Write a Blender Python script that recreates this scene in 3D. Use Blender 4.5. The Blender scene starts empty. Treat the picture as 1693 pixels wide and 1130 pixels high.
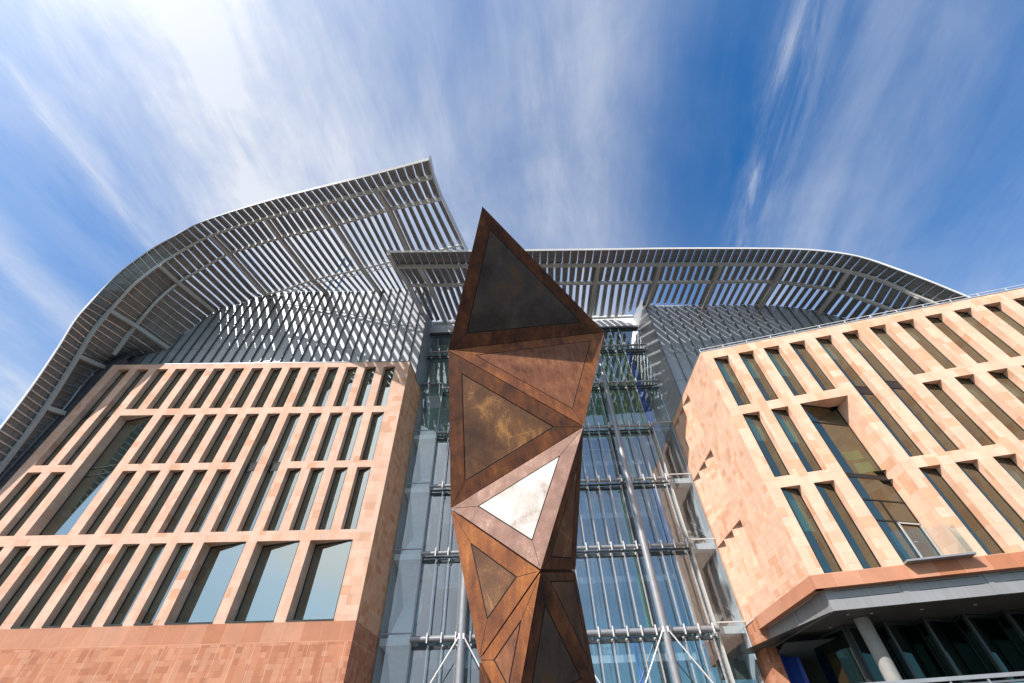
import bpy, bmesh, math, random
import numpy as np
from mathutils import Vector, Matrix
random.seed(7)
scene = bpy.context.scene
COL = scene.collection

# ------------------------------------------------------------------ camera geometry
W_, H_, F_ = 1693.0, 1130.0, 712.0
EYE = np.array([0.0, 0.0, 1.6])
def _cray(x, y):
    v = np.array([x - W_/2, -(y - H_/2), -F_]); return v/np.linalg.norm(v)
_up = _cray(822.9, -99.2)
_f = np.array([0, 0, -1.0]); _f = _f - _up*(_f @ _up); _f /= np.linalg.norm(_f)
CM = np.array([np.cross(_f, _up), _f, _up])
def hit(x, y, p0, n):
    """point where the line of sight through a photo position meets a plane"""
    r = CM @ _cray(x, y); n = np.array(n, float); p0 = np.array(p0, float)
    return EYE + r*(((p0-EYE) @ n)/(r @ n))

# ------------------------------------------------------------------ object helpers
def tag(o, label=None, cat=None, group=None, kind=None):
    if label: o['label'] = label
    if cat: o['category'] = cat
    if group: o['group'] = group
    if kind: o['kind'] = kind
    return o
def empty(name, loc, label, cat, group=None):
    o = bpy.data.objects.new(name, None); COL.objects.link(o); o.location = loc
    o.empty_display_size = .3
    return tag(o, label, cat, group)

class MB:
    """collects faces with uv (u = run along the face, v = height) into one mesh"""
    def __init__(s): s.v = []; s.f = []; s.uv = []; s.m = []; s.sm = []
    def poly(s, pts, uv=None, mi=0, smooth=False):
        pts = [tuple(map(float, p)) for p in pts]
        i = len(s.v); s.v += pts; s.f.append(tuple(range(i, i+len(pts))))
        if uv is None:
            n = np.zeros(3); P = [np.array(p) for p in pts]
            for a in range(len(P)):
                n += np.cross(P[a]-P[0], P[(a+1) % len(P)]-P[0])
            l = np.linalg.norm(n); n = n/l if l > 0 else np.array([0, 0, 1.])
            if abs(n[2]) > .8: uv = [(p[0], p[1]) for p in P]
            else:
                t = np.array([-n[1], n[0], 0]); t /= np.linalg.norm(t)
                if t[0] < -.5 or (abs(t[0]) <= .5 and t[1] < 0): t = -t
                uv = [(p @ t, p[2]) for p in P]
        s.uv.append(uv); s.m.append(mi); s.sm.append(smooth); return s
    def box(s, a, b, mi=0):
        (x0, y0, z0), (x1, y1, z1) = a, b
        return s.obox((x0, y0, z0), (x1-x0, 0, 0), (0, y1-y0, 0), (0, 0, z1-z0), mi)
    def obox(s, o, a, b, c, mi=0):
        o, a, b, c = [np.array(q, float) for q in (o, a, b, c)]
        if np.cross(a, b) @ c < 0: a, b = b, a
        q = [o, o+a, o+a+b, o+b, o+c, o+a+c, o+a+b+c, o+b+c]
        for f in ((0, 3, 2, 1), (4, 5, 6, 7), (0, 1, 5, 4), (1, 2, 6, 5), (2, 3, 7, 6), (3, 0, 4, 7)):
            s.poly([q[k] for k in f], mi=mi)
        return s
    def bar(s, p, q, w, h, up=(0, 0, 1), mi=0):
        """rectangular bar centred on the line p-q"""
        p, q = np.array(p, float), np.array(q, float); d = q-p; d /= np.linalg.norm(d)
        up = np.array(up, float); a = np.cross(d, up)
        if np.linalg.norm(a) < 1e-4: a = np.cross(d, (1, 0, 0))
        a /= np.linalg.norm(a); b = np.cross(a, d)
        return s.obox(p-a*w/2-b*h/2, a*w, b*h, q-p, mi)
    def tube(s, pts, r, n=10, mi=0, cap=True):
        pts = [np.array(p, float) for p in pts]; rr = r if hasattr(r, '__len__') else [r]*len(pts)
        rings = []
        for i, p in enumerate(pts):
            d = pts[min(i+1, len(pts)-1)]-pts[max(i-1, 0)]; d /= np.linalg.norm(d)
            a = np.cross(d, (0, 0, 1)) if abs(d[2]) < .95 else np.cross(d, (0, 1, 0)); a /= np.linalg.norm(a); b = np.cross(d, a)
            rings.append([p+rr[i]*(a*math.cos(t)+b*math.sin(t)) for t in [2*math.pi*k/n for k in range(n)]])
        for i in range(len(rings)-1):
            for k in range(n):
                s.poly([rings[i][k], rings[i][(k+1) % n], rings[i+1][(k+1) % n], rings[i+1][k]], mi=mi, smooth=True)
        if cap: s.poly(rings[0][::-1], mi=mi); s.poly(rings[-1], mi=mi)
        return s
    def build(s, name, mat, parent=None, merge=False):
        me = bpy.data.meshes.new(name)
        org = np.array(parent.matrix_basis.translation) if (parent is not None and parent.type == 'EMPTY') else np.zeros(3)
        if parent is not None and parent.type != 'EMPTY' and parent.parent is not None:
            org = np.array(parent.parent.matrix_basis.translation)
        me.from_pydata([tuple(np.array(p)-org) for p in s.v], [], s.f)
        ul = me.uv_layers.new(name='UVMap')
        k = 0
        for uv in s.uv:
            for c in uv: ul.data[k].uv = (float(c[0]), float(c[1])); k += 1
        for mm in (mat if isinstance(mat, (list, tuple)) else [mat]): me.materials.append(mm)
        me.polygons.foreach_set('material_index', s.m)
        me.polygons.foreach_set('use_smooth', s.sm)
        if merge:
            bm = bmesh.new(); bm.from_mesh(me); bmesh.ops.remove_doubles(bm, verts=bm.verts, dist=1e-4)
            bmesh.ops.recalc_face_normals(bm, faces=bm.faces); bm.to_mesh(me); bm.free()
        me.update()
        o = bpy.data.objects.new(name, me); COL.objects.link(o)
        if parent is not None: o.parent = parent
        return o

# ------------------------------------------------------------------ materials
class N:
    def __init__(s, name):
        s.mat = bpy.data.materials.new(name); s.mat.use_nodes = True; s.t = s.mat.node_tree; s.t.nodes.clear()
        s.out = s.t.nodes.new('ShaderNodeOutputMaterial')
    def n(s, typ, **kw):
        nd = s.t.nodes.new('ShaderNode'+typ)
        for k, v in kw.items():
            if k.startswith('i_'): nd.inputs[int(k[2:]) if k[2:].isdigit() else k[2:].replace('_', ' ')].default_value = v
            else: setattr(nd, k, v)
        return nd
    def l(s, a, b): s.t.links.new(a, b)
    def math(s, op, a, b=None, c=None):
        nd = s.n('Math', operation=op)
        for i, q in enumerate((a, b, c)):
            if q is None: continue
            if isinstance(q, (int, float)): nd.inputs[i].default_value = q
            else: s.l(q, nd.inputs[i])
        return nd.outputs[0]
    def ramp(s, fac, stops, interp='LINEAR'):
        nd = s.n('ValToRGB'); cr = nd.color_ramp; cr.interpolation = interp
        while len(cr.elements) < len(stops): cr.elements.new(.5)
        for e, (p, c) in zip(cr.elements, stops): e.position = p; e.color = (*c, 1) if len(c) == 3 else c
        s.l(fac, nd.inputs[0]); return nd.outputs[0]
    def noise(s, scale, detail=4, vec=None, rough=.55, dims='3D', dist=0):
        nd = s.n('TexNoise', noise_dimensions=dims); nd.inputs['Scale'].default_value = scale; nd.inputs['Detail'].default_value = detail
        nd.inputs['Roughness'].default_value = rough; nd.inputs['Distortion'].default_value = dist
        if vec is not None: s.l(vec, nd.inputs['Vector'])
        return nd.outputs[0]
    def mix(s, a, b, fac, typ='MIX'):
        nd = s.n('MixRGB', blend_type=typ)
        for i, q in zip((1, 2), (a, b)):
            if isinstance(q, tuple): nd.inputs[i].default_value = (*q, 1) if len(q) == 3 else q
            else: s.l(q, nd.inputs[i])
        if isinstance(fac, (int, float)): nd.inputs[0].default_value = fac
        else: s.l(fac, nd.inputs[0])
        return nd.outputs[0]
    def pbr(s, col, rough=.6, metal=0.0, bump=None, bstr=.2, bdist=.01, spec=.5):
        b = s.n('BsdfPrincipled')
        for nm, q in (('Base Color', col), ('Roughness', rough), ('Metallic', metal)):
            if isinstance(q, tuple): b.inputs[nm].default_value = (*q, 1)
            elif isinstance(q, (int, float)): b.inputs[nm].default_value = q
            else: s.l(q, b.inputs[nm])
        b.inputs['Specular IOR Level'].default_value = spec
        if bump is not None:
            bp = s.n('Bump'); bp.inputs['Strength'].default_value = bstr; bp.inputs['Distance'].default_value = bdist
            s.l(bump, bp.inputs['Height']); s.l(bp.outputs[0], b.inputs['Normal'])
        s.l(b.outputs[0], s.out.inputs[0]); return b
    def uv(s): return s.n('UVMap').outputs[0]
    def obj(s): return s.n('NewGeometry').outputs['Position']

def simple(name, col, rough=.6, metal=0, var=.12, scale=3.0, spec=.5):
    m = N(name); g = m.noise(scale, 5, m.obj())
    g2 = m.noise(scale*9, 3, m.obj())
    v = m.math('ADD', m.math('MULTIPLY', g, .7), m.math('MULTIPLY', g2, .3))
    lo = tuple(c*(1-var) for c in col); hi = tuple(min(1, c*(1+var)) for c in col)
    c = m.ramp(v, [(.3, lo), (.7, hi)])
    r = m.math('ADD', m.math('MULTIPLY', g, .2), rough-.1)
    m.pbr(c, r, metal, spec=spec); return m.mat

def tiles(name, w, h, cols, big=0.0, joint=.008, jdark=.75, shift=.5, stops=(0, .45, .7, .88), panel=None):
    """terracotta rain-screen tiles: rows h high, random lengths around w, tone per tile"""
    m = N(name); sep = m.n('SeparateXYZ'); m.l(m.uv(), sep.inputs[0]); u, v = sep.outputs[0], sep.outputs[1]
    row = m.math('FLOOR', m.math('DIVIDE', v, h))
    rn = m.n('TexWhiteNoise', noise_dimensions='1D'); m.l(row, rn.inputs['W'])
    uu = m.math('ADD', m.math('DIVIDE', u, w), m.math('MULTIPLY', m.math('FLOOR', m.math('MULTIPLY', rn.outputs[0], 4)), .25))
    col = m.math('FLOOR', uu)
    cv = m.n('CombineXYZ'); m.l(row, cv.inputs[0]); m.l(col, cv.inputs[1])
    wn = m.n('TexWhiteNoise', noise_dimensions='2D'); m.l(cv.outputs[0], wn.inputs['Vector'])
    # some tiles are two courses tall or split in two
    row2 = m.math('FLOOR', m.math('DIVIDE', v, h*2)); col2 = m.math('FLOOR', m.math('DIVIDE', u, w*.73))
    cv2 = m.n('CombineXYZ'); m.l(row2, cv2.inputs[0]); m.l(col2, cv2.inputs[1])
    wn2 = m.n('TexWhiteNoise', noise_dimensions='2D'); m.l(cv2.outputs[0], wn2.inputs['Vector'])
    pick = m.math('GREATER_THAN', wn2.outputs[0], 1-big)
    cv3 = m.n('CombineXYZ'); m.l(row2, cv3.inputs[1]); m.l(col2, cv3.inputs[0])
    wn3 = m.n('TexWhiteNoise', noise_dimensions='2D'); m.l(cv3.outputs[0], wn3.inputs['Vector'])
    val = m.math('ADD', m.math('MULTIPLY', wn.outputs[0], m.math('SUBTRACT', 1.0, pick)), m.math('MULTIPLY', wn3.outputs[0], pick))
    c = m.ramp(val, list(zip(stops, cols)), 'CONSTANT')
    nz = m.noise(1.3, 6, m.obj()); fine = m.noise(60, 3, m.obj())
    c = m.mix(c, m.ramp(nz, [(.3, (.86, .86, .86)), (.7, (1.06, 1.04, 1.02))]), 1, 'MULTIPLY')
    c = m.mix(c, m.ramp(fine, [(.3, (.93, .93, .93)), (.7, (1.05, 1.05, 1.05))]), 1, 'MULTIPLY')
    def jt(x, size):
        f = m.math('FRACT', x); return m.math('LESS_THAN', m.math('MINIMUM', f, m.math('SUBTRACT', 1.0, f)), joint/size)
    j = m.math('MAXIMUM', jt(m.math('DIVIDE', v, h), h), jt(uu, w))
    j = m.math('MULTIPLY', j, m.math('SUBTRACT', 1.0, m.math('MULTIPLY', pick, .75)))
    c = m.mix(c, m.mix(c, (jdark, jdark, jdark), 1, 'MULTIPLY'), m.math('MULTIPLY', j, .8))
    if panel:
        j2 = m.math('MAXIMUM', jt(m.math('DIVIDE', u, panel[0]), panel[0]*.8), jt(m.math('DIVIDE', v, panel[1]), panel[1]*.8))
        c = m.mix(c, panel[2], m.math('MULTIPLY', j2, .7))
    m.pbr(c, .75, 0, bump=m.math('SUBTRACT', fine, m.math('MULTIPLY', j, 1.5)), bstr=.25, bdist=.006, spec=.25)
    return m.mat

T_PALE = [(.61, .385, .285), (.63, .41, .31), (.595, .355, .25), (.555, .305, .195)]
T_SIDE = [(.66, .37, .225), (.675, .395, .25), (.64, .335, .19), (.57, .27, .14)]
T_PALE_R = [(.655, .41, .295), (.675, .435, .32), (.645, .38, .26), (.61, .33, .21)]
T_RED = [(.45, .195, .112), (.41, .165, .09), (.475, .225, .135), (.37, .142, .078)]
M = {}
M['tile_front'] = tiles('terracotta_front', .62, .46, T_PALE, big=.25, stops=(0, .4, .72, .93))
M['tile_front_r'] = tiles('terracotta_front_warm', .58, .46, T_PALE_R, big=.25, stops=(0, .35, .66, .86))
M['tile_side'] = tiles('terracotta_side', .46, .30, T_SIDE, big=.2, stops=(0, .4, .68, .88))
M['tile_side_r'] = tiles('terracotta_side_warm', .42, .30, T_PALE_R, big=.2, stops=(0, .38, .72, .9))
M['tile_base'] = tiles('terracotta_base', .40, .235, T_RED, big=.45, stops=(0, .35, .6, .84), panel=(.86, 2.4, (.62, .38, .28)))
M['tile_band'] = tiles('terracotta_band', .95, .9, [(.45, .205, .125), (.47, .23, .145), (.42, .18, .105), (.40, .16, .085)], big=0, joint=.01, jdark=1.35)
M['tile_grey'] = tiles('grey_slate_tile', 1.4, .34, [(.075, .073, .078), (.085, .083, .088), (.068, .066, .07), (.08, .075, .075)], big=0, joint=.016, jdark=.35)

def metal_sheet(name, col, joint_v=2.95, rough=.42, metal=.35):
    m = N(name); sep = m.n('SeparateXYZ'); m.l(m.uv(), sep.inputs[0])
    a = m.noise(.8, 5, m.obj()); st = m.n('Mapping'); st.inputs['Scale'].default_value = (9, 9, .5); m.l(m.obj(), st.inputs[0])
    b = m.noise(1, 4, st.outputs[0])
    c = m.ramp(m.math('ADD', m.math('MULTIPLY', a, .5), m.math('MULTIPLY', b, .5)), [(.35, tuple(x*.86 for x in col)), (.65, tuple(x*1.1 for x in col))])
    f = m.math('FRACT', m.math('DIVIDE', sep.outputs[1], joint_v)); j = m.math('LESS_THAN', f, .012)
    c = m.mix(c, (.03, .03, .035), m.math('MULTIPLY', j, .8))
    m.pbr(c, rough, metal, bump=a, bstr=.05); return m.mat
M['zinc'] = metal_sheet('zinc_cladding', (.36, .365, .385))
M['zinc_fin'] = simple('zinc_seam', (.16, .165, .18), .45, .3)
M['zinc_dark'] = metal_sheet('dark_zinc', (.13, .135, .15), 1.2)
def slatmat():
    m = N('louvre_aluminium'); sep = m.n('SeparateXYZ'); m.l(m.uv(), sep.inputs[0])
    a = m.noise(1.5, 5, m.obj()); b = m.noise(30, 3, m.obj())
    c = m.ramp(m.math('ADD', m.math('MULTIPLY', a, .6), m.math('MULTIPLY', b, .4)), [(.35, (.165, .155, .148)), (.65, (.24, .228, .215))])
    f = m.math('FRACT', m.math('DIVIDE', sep.outputs[0], .78)); j = m.math('LESS_THAN', f, .05)
    c = m.mix(c, (.05, .045, .04), m.math('MULTIPLY', j, .75))
    m.pbr(c, .42, .25); return m.mat
M['slat'] = slatmat()
M['nose'] = simple('louvre_nose', (.50, .51, .53), .25, .75, .08)
M['steel_pale'] = simple('pale_painted_steel', (.47, .455, .43), .45, .1, .08, 1.5)
M['steel_white'] = simple('off_white_painted_steel', (.62, .60, .59), .4, 0, .07, 1.5)
M['steel_mid'] = simple('grey_steel', (.27, .27, .285), .42, .35)
M['steel_truss'] = simple('stainless_truss', (.50, .51, .52), .3, .5)
M['steel_dark'] = simple('dark_steel', (.05, .055, .06), .4, .3)
M['frame'] = simple('bronze_window_frame', (.018, .018, .018), .4, .2)
M['fascia'] = metal_sheet('grey_fascia', (.26, .25, .25), 9, .4, .2)
M['soffit'] = simple('soffit_panel', (.11, .105, .10), .45, .1, .1)
M['concrete'] = simple('smooth_concrete', (.25, .24, .225), .8, 0, .14, 2.2, .3)  # darker even tone; the column's shade is put into the colour
M['blue'] = simple('blue_render', (.012, .05, .36), .5)
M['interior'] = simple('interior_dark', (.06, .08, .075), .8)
M['green_backing'] = simple('pale_green_backing', (.42, .60, .52), .7, 0, .25, 1.5)
M['interior_pale'] = simple('interior_pale', (.46, .53, .58), .8, 0, .1)
M['blind'] = simple('roller_blind', (.50, .52, .50), .9)
M['green_panel'] = simple('green_panel', (.22, .42, .08), .6)
M['paving'] = tiles('granite_paving', .9, .6, [(.13, .125, .12), (.15, .145, .14), (.12, .115, .11), (.16, .155, .15)], big=0, joint=.006, jdark=.4)
for nm, c in (('fin_green', (.10, .36, .14)), ('fin_lime', (.36, .50, .10)), ('fin_blue', (.03, .10, .50)), ('fin_purple', (.14, .16, .50)), ('fin_grey', (.3, .32, .34))):
    M[nm] = simple(nm, c, .35)

def glass(name, tint=(.75, .86, .84), refl=.32, grazing=.85, trans=.5, rtint=(.92, 1, .98), wavy=0.0, body=(.01, .016, .016)):
    """coated façade glass: mirror share that grows at grazing angles over a tinted see-through body"""
    m = N(name)
    lw = m.n('LayerWeight'); lw.inputs[0].default_value = .5
    fac = m.math('ADD', refl, m.math('MULTIPLY', m.math('POWER', lw.outputs['Facing'], 3.0), grazing-refl))
    gl = m.n('BsdfGlossy'); gl.inputs['Color'].default_value = (*rtint, 1); gl.inputs['Roughness'].default_value = .015
    if wavy:
        mp = m.n('Mapping'); mp.inputs['Scale'].default_value = (1, 1, .45); m.l(m.obj(), mp.inputs[0])
        bp = m.n('Bump'); bp.inputs['Strength'].default_value = wavy; bp.inputs['Distance'].default_value = .02
        m.l(m.noise(.9, 2, mp.outputs[0]), bp.inputs['Height']); m.l(bp.outputs[0], gl.inputs['Normal'])
    tr = m.n('BsdfTransparent'); tr.inputs['Color'].default_value = (*tint, 1)
    df = m.n('BsdfDiffuse'); df.inputs['Color'].default_value = (*body, 1)
    mx = m.n('MixShader'); mx.inputs[0].default_value = trans; m.l(df.outputs[0], mx.inputs[1]); m.l(tr.outputs[0], mx.inputs[2])
    m2 = m.n('MixShader'); m.l(fac, m2.inputs[0]); m.l(mx.outputs[0], m2.inputs[1]); m.l(gl.outputs[0], m2.inputs[2])
    m.l(m2.outputs[0], m.out.inputs[0]); return m.mat
M['pane'] = glass('window_glass', (.40, .62, .55), .34, .6, .7, (.93, 1, .96), body=(.012, .034, .026))
M['pane_r'] = glass('window_glass_teal', (.35, .58, .55), .26, .7, .75, (.72, .74, .60), body=(.012, .03, .028))
M['pane_atrium'] = glass('atrium_glass', (.78, .88, .90), .27, .85, .92, (.90, .92, .93), wavy=.45)
M['pane_bay'] = glass('stair_bay_glass', (.88, .94, .96), .17, .7, .95, (.85, .95, 1.0), wavy=.4)
M['interior_white'] = simple('white_plaster', (.82, .83, .84), .8)
M['pane_black'] = glass('undercroft_glass', (.12, .2, .17), .05, .6, .55, (.7, 1, .9), body=(.003, .004, .004))
M['balustrade'] = glass('balustrade_glass', (.86, .93, .90), .08, .6, 1.0)

def rust(name, cols, rough=.8, metal=0.0, scale=1.0, seed=0.0, streak=.4, spec=.3):
    m = N(name)
    mp = m.n('Mapping'); mp.inputs['Location'].default_value = (seed, seed*1.7, seed*.6); m.l(m.obj(), mp.inputs[0])
    a = m.noise(1.5*scale, 9, mp.outputs[0], .66, dist=.4)
    mp2 = m.n('Mapping'); mp2.inputs['Scale'].default_value = (7, 7, .9); m.l(mp.outputs[0], mp2.inputs[0])
    b = m.noise(1.2*scale, 6, mp2.outputs[0], .6); f = m.noise(45, 4, m.obj(), .7)
    v = m.math('ADD', m.math('MULTIPLY', a, 1-streak), m.math('MULTIPLY', b, streak))
    v = m.math('ADD', v, m.math('MULTIPLY', m.math('SUBTRACT', f, .5), .25))
    k = len(cols); c = m.ramp(v, [(.36+.30*i/(k-1), q) for i, q in enumerate(cols)])
    sc = m.n('TexVoronoi', feature='DISTANCE_TO_EDGE'); sc.inputs['Scale'].default_value = 1.7*scale; m.l(mp.outputs[0], sc.inputs['Vector'])
    scr = m.math('MULTIPLY', m.math('LESS_THAN', sc.outputs[0], .006), m.math('GREATER_THAN', a, .56))
    c = m.mix(c, tuple(x*1.5 for x in cols[-1]), m.math('MULTIPLY', scr, .35))
    r = m.math('ADD', m.math('MULTIPLY', b, .3), rough-.15)
    m.pbr(c, r, metal, bump=m.math('ADD', m.math('MULTIPLY', f, .5), b), bstr=.35, bdist=.008, spec=spec); return m.mat
M['rust'] = rust('weathered_steel', [(.030, .010, .006), (.072, .023, .009), (.125, .040, .014), (.20, .068, .020)], seed=1)
M['rust_warm'] = rust('weathered_steel_orange', [(.06, .019, .008), (.13, .041, .015), (.20, .066, .020), (.29, .105, .030)], seed=4)
M['rust_sunlit'] = rust('weathered_steel_sunlit', [(.085, .038, .024), (.13, .060, .040), (.18, .092, .066), (.29, .19, .15)], .62, .2, seed=7, spec=.4, scale=2.2)  # lit copy of the rust; sunlight put into this frame colour
M['plate_dark'] = rust('dark_plate', [(.028, .016, .011), (.050, .030, .021), (.068, .046, .038), (.115, .052, .022)], .55, .2, seed=3, scale=.8, streak=.25)  # dark plate tone, with shade of the down-facing faces put in
M['plate_brown'] = rust('brown_plate', [(.075, .025, .012), (.145, .050, .022), (.19, .070, .031), (.28, .125, .06)], .7, seed=11, scale=1.4)
M['plate_gold'] = rust('ochre_stained_plate', [(.045, .020, .011), (.085, .036, .018), (.14, .062, .026), (.36, .17, .055)], .75, seed=15, scale=.75, streak=.2)
M['plate_glint'] = rust('sun_glint_plate', [(.22, .15, .11), (.36, .32, .29), (.42, .40, .385), (.45, .44, .43)], .70, .12, seed=20, spec=.35, scale=1.1, streak=.2)  # pale colour paints the sun's glint on the sun-facing plate
M['groove'] = simple('black_groove_steel', (.012, .007, .005), .9)  # near-black for the plate grooves and mitre lines

# ------------------------------------------------------------------ world, sun, camera
SUN = np.array([-.98, -1.0, 1.22]); SUN /= np.linalg.norm(SUN)
def build_world():
    w = bpy.data.worlds.new('World'); scene.world = w; w.use_nodes = True
    t = w.node_tree; t.nodes.clear()
    class Wn(N):
        def __init__(s): s.t = t; s.out = t.nodes.new('ShaderNodeOutputWorld')
    m = Wn()
    sky = m.n('TexSky', sky_type='NISHITA', sun_disc=False)
    sky.sun_elevation = math.asin(SUN[2]); sky.sun_rotation = math.atan2(SUN[0], SUN[1])
    sky.altitude = 50; sky.air_density = 1.0; sky.dust_density = .35; sky.ozone_density = 2.2
    g = m.n('NewGeometry') if False else m.n('TexCoord')
    nrm = m.n('VectorMath', operation='NORMALIZE'); m.l(g.outputs['Generated'], nrm.inputs[0])
    sp = m.n('SeparateXYZ'); m.l(nrm.outputs[0], sp.inputs[0])
    z = m.math('MAXIMUM', sp.outputs[2], .06)
    px = m.math('DIVIDE', sp.outputs[0], z); py = m.math('DIVIDE', sp.outputs[1], z)
    # high cirrus sheet seen in perspective: long filaments running away to the north
    ang = math.radians(6)
    rx = m.math('ADD', m.math('MULTIPLY', px, math.cos(ang)), m.math('MULTIPLY', py, -math.sin(ang)))
    ry = m.math('ADD', m.math('MULTIPLY', px, math.sin(ang)), m.math('MULTIPLY', py, math.cos(ang)))
    def field(sx, sy, sc, det, rough, dist, off):
        c = m.n('CombineXYZ'); m.l(m.math('MULTIPLY', rx, sx), c.inputs[0]); m.l(m.math('MULTIPLY', ry, sy), c.inputs[1]); c.inputs[2].default_value = off
        return m.noise(sc, det, c.outputs[0], rough, dist=dist)
    fine = field(6.5, 1.2, 2.6, 11, .64, .5, 3.1)
    wisps = field(3.4, .8, 1.7, 10, .63, .6, 8.3)
    puff = field(1.9, 1.3, 1.6, 11, .60, .35, 1.7)
    big = field(1.0, .8, .9, 4, .5, .5, 5.2)
    def band(c0, wd, amp):
        q = m.math('DIVIDE', m.math('SUBTRACT', rx, c0), wd)
        return m.math('MULTIPLY', m.math('EXPONENT', m.math('MULTIPLY', m.math('MULTIPLY', q, q), -1.0)), amp)
    # cirrus lies in filament bands: a wide bright sheet to the north-west, thinner veils eastwards
    wob = m.math('MULTIPLY', m.math('SUBTRACT', wisps, .5), .16); rx0 = rx; rx = m.math('ADD', rx, wob)
    prof = None
    for c0, wd, amp in ((-.58, .42, 1.02), (-1.75, .40, .6), (-1.36, .09, .3), (.15, .12, .26), (.04, .30, .16), (.84, .20, .24), (.70, .06, .12), (.38, .5, .08), (1.35, .25, .20)):
        g1 = band(c0, wd, amp); prof = g1 if prof is None else m.math('ADD', prof, g1)
    tex = m.math('ADD', m.math('MULTIPLY', puff, .50), m.math('ADD', m.math('MULTIPLY', wisps, .32), m.math('MULTIPLY', fine, .18)))
    k = m.n('MapRange', interpolation_type='SMOOTHSTEP'); m.l(tex, k.inputs[0]); k.inputs[1].default_value = .36; k.inputs[2].default_value = .64; k.inputs[3].default_value = .60; k.inputs[4].default_value = 1.2
    d = m.math('MULTIPLY', prof, k.outputs[0])
    thin = m.math('ADD', band(.545, .014, .17), m.math('ADD', band(.56, .06, .14), band(-.965, .020, .13)))
    k2 = m.n('MapRange', interpolation_type='SMOOTHSTEP'); m.l(fine, k2.inputs[0]); k2.inputs[1].default_value = .38; k2.inputs[2].default_value = .66; k2.inputs[3].default_value = .15; k2.inputs[4].default_value = 1.5
    d = m.math('ADD', d, m.math('MULTIPLY', thin, k2.outputs[0]))
    d = m.math('ADD', d, m.math('MULTIPLY', m.math('SUBTRACT', big, .5), .22))
    west = m.math('MINIMUM', m.math('MAXIMUM', m.math('MULTIPLY_ADD', px, -2.0, .3), .42), 1.0)
    d = m.math('ADD', d, m.math('MULTIPLY', m.math('MULTIPLY', west, m.math('MINIMUM', m.math('MAXIMUM', m.math('MULTIPLY', py, -1.0), 0.0), 1.0)), .6))
    # denser and whiter low down, where the sheet is seen edge on
    low = m.math('MULTIPLY', m.math('MAXIMUM', m.math('SUBTRACT', ry, .45), 0.0), .22)
    d = m.math('MINIMUM', m.math('MAXIMUM', m.math('ADD', d, low), .02), .92)
    hsv = m.n('HueSaturation'); hsv.inputs['Saturation'].default_value = 1.45; hsv.inputs['Value'].default_value = 1.5; m.l(sky.outputs[0], hsv.inputs['Color'])
    blue = m.mix(hsv.outputs[0], (.58, 1.0, 1.03), 1, 'MULTIPLY')
    cloud = m.mix((5.6, 5.95, 6.6), (6.9, 7.1, 7.5), puff)
    c = m.mix(blue, cloud, d)
    dt = m.n('VectorMath', operation='DOT_PRODUCT'); m.l(nrm.outputs[0], dt.inputs[0]); dt.inputs[1].default_value = tuple(SUN)
    glow = m.math('MULTIPLY_ADD', m.math('POWER', m.math('MAXIMUM', dt.outputs['Value'], 0.0), 10.0), 1.2, 1.0)
    vm = m.n('VectorMath', operation='SCALE'); m.l(c, vm.inputs[0]); m.l(glow, vm.inputs['Scale']); c = vm.outputs[0]
    aur = m.math('MULTIPLY', m.math('POWER', m.math('MAXIMUM', dt.outputs['Value'], 0.0), 12.0), .9); c = m.mix(c, (15.5, 15.3, 14.6), aur)
    bg = m.n('Background'); m.l(c, bg.inputs[0]); bg.inputs[1].default_value = .095
    m.l(bg.outputs[0], m.out.inputs[0])
build_world()
sl = bpy.data.lights.new('sun', 'SUN'); sl.energy = 5.0; sl.angle = math.radians(.53); sl.color = (1, .96, .905)
so = bpy.data.objects.new('sun', sl); COL.objects.link(so); so.location = (-30, -30, 60)
so.rotation_euler = Vector(SUN).to_track_quat('Z', 'Y').to_euler()
cd = bpy.data.cameras.new('camera'); cam = bpy.data.objects.new('camera', cd); COL.objects.link(cam); scene.camera = cam
cd.sensor_width = 36; cd.lens = F_/W_*36; cd.clip_end = 5000; cd.clip_start = .05
cam.matrix_world = Matrix([[*CM[0], EYE[0]], [*CM[1], EYE[1]], [*CM[2], EYE[2]], [0, 0, 0, 1]])
scene.view_settings.view_transform = 'Standard'; scene.view_settings.look = 'None'
scene.view_settings.exposure = 0.5; scene.view_settings.gamma = 1
scene.cycles.max_bounces = 8; scene.cycles.transparent_max_bounces = 16

# ------------------------------------------------------------------ ground
g = MB(); g.poly([(-600, -600, 0), (600, -600, 0), (600, 600, 0), (-600, 600, 0)])
tag(g.build('ground', M['paving']), kind='structure')

# ------------------------------------------------------------------ façade helper
class Plane:
    """vertical wall plane: yaw turns it about z, dist is its distance from the origin"""
    def __init__(s, yaw, dist):
        a = math.radians(yaw); s.n = np.array([math.sin(a), math.cos(a), 0]); s.u = np.array([math.cos(a), -math.sin(a), 0]); s.d = dist
    def p(s, u, z, dep=0.0): return s.u*u + s.n*(s.d+dep) + np.array([0, 0, z])

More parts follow.
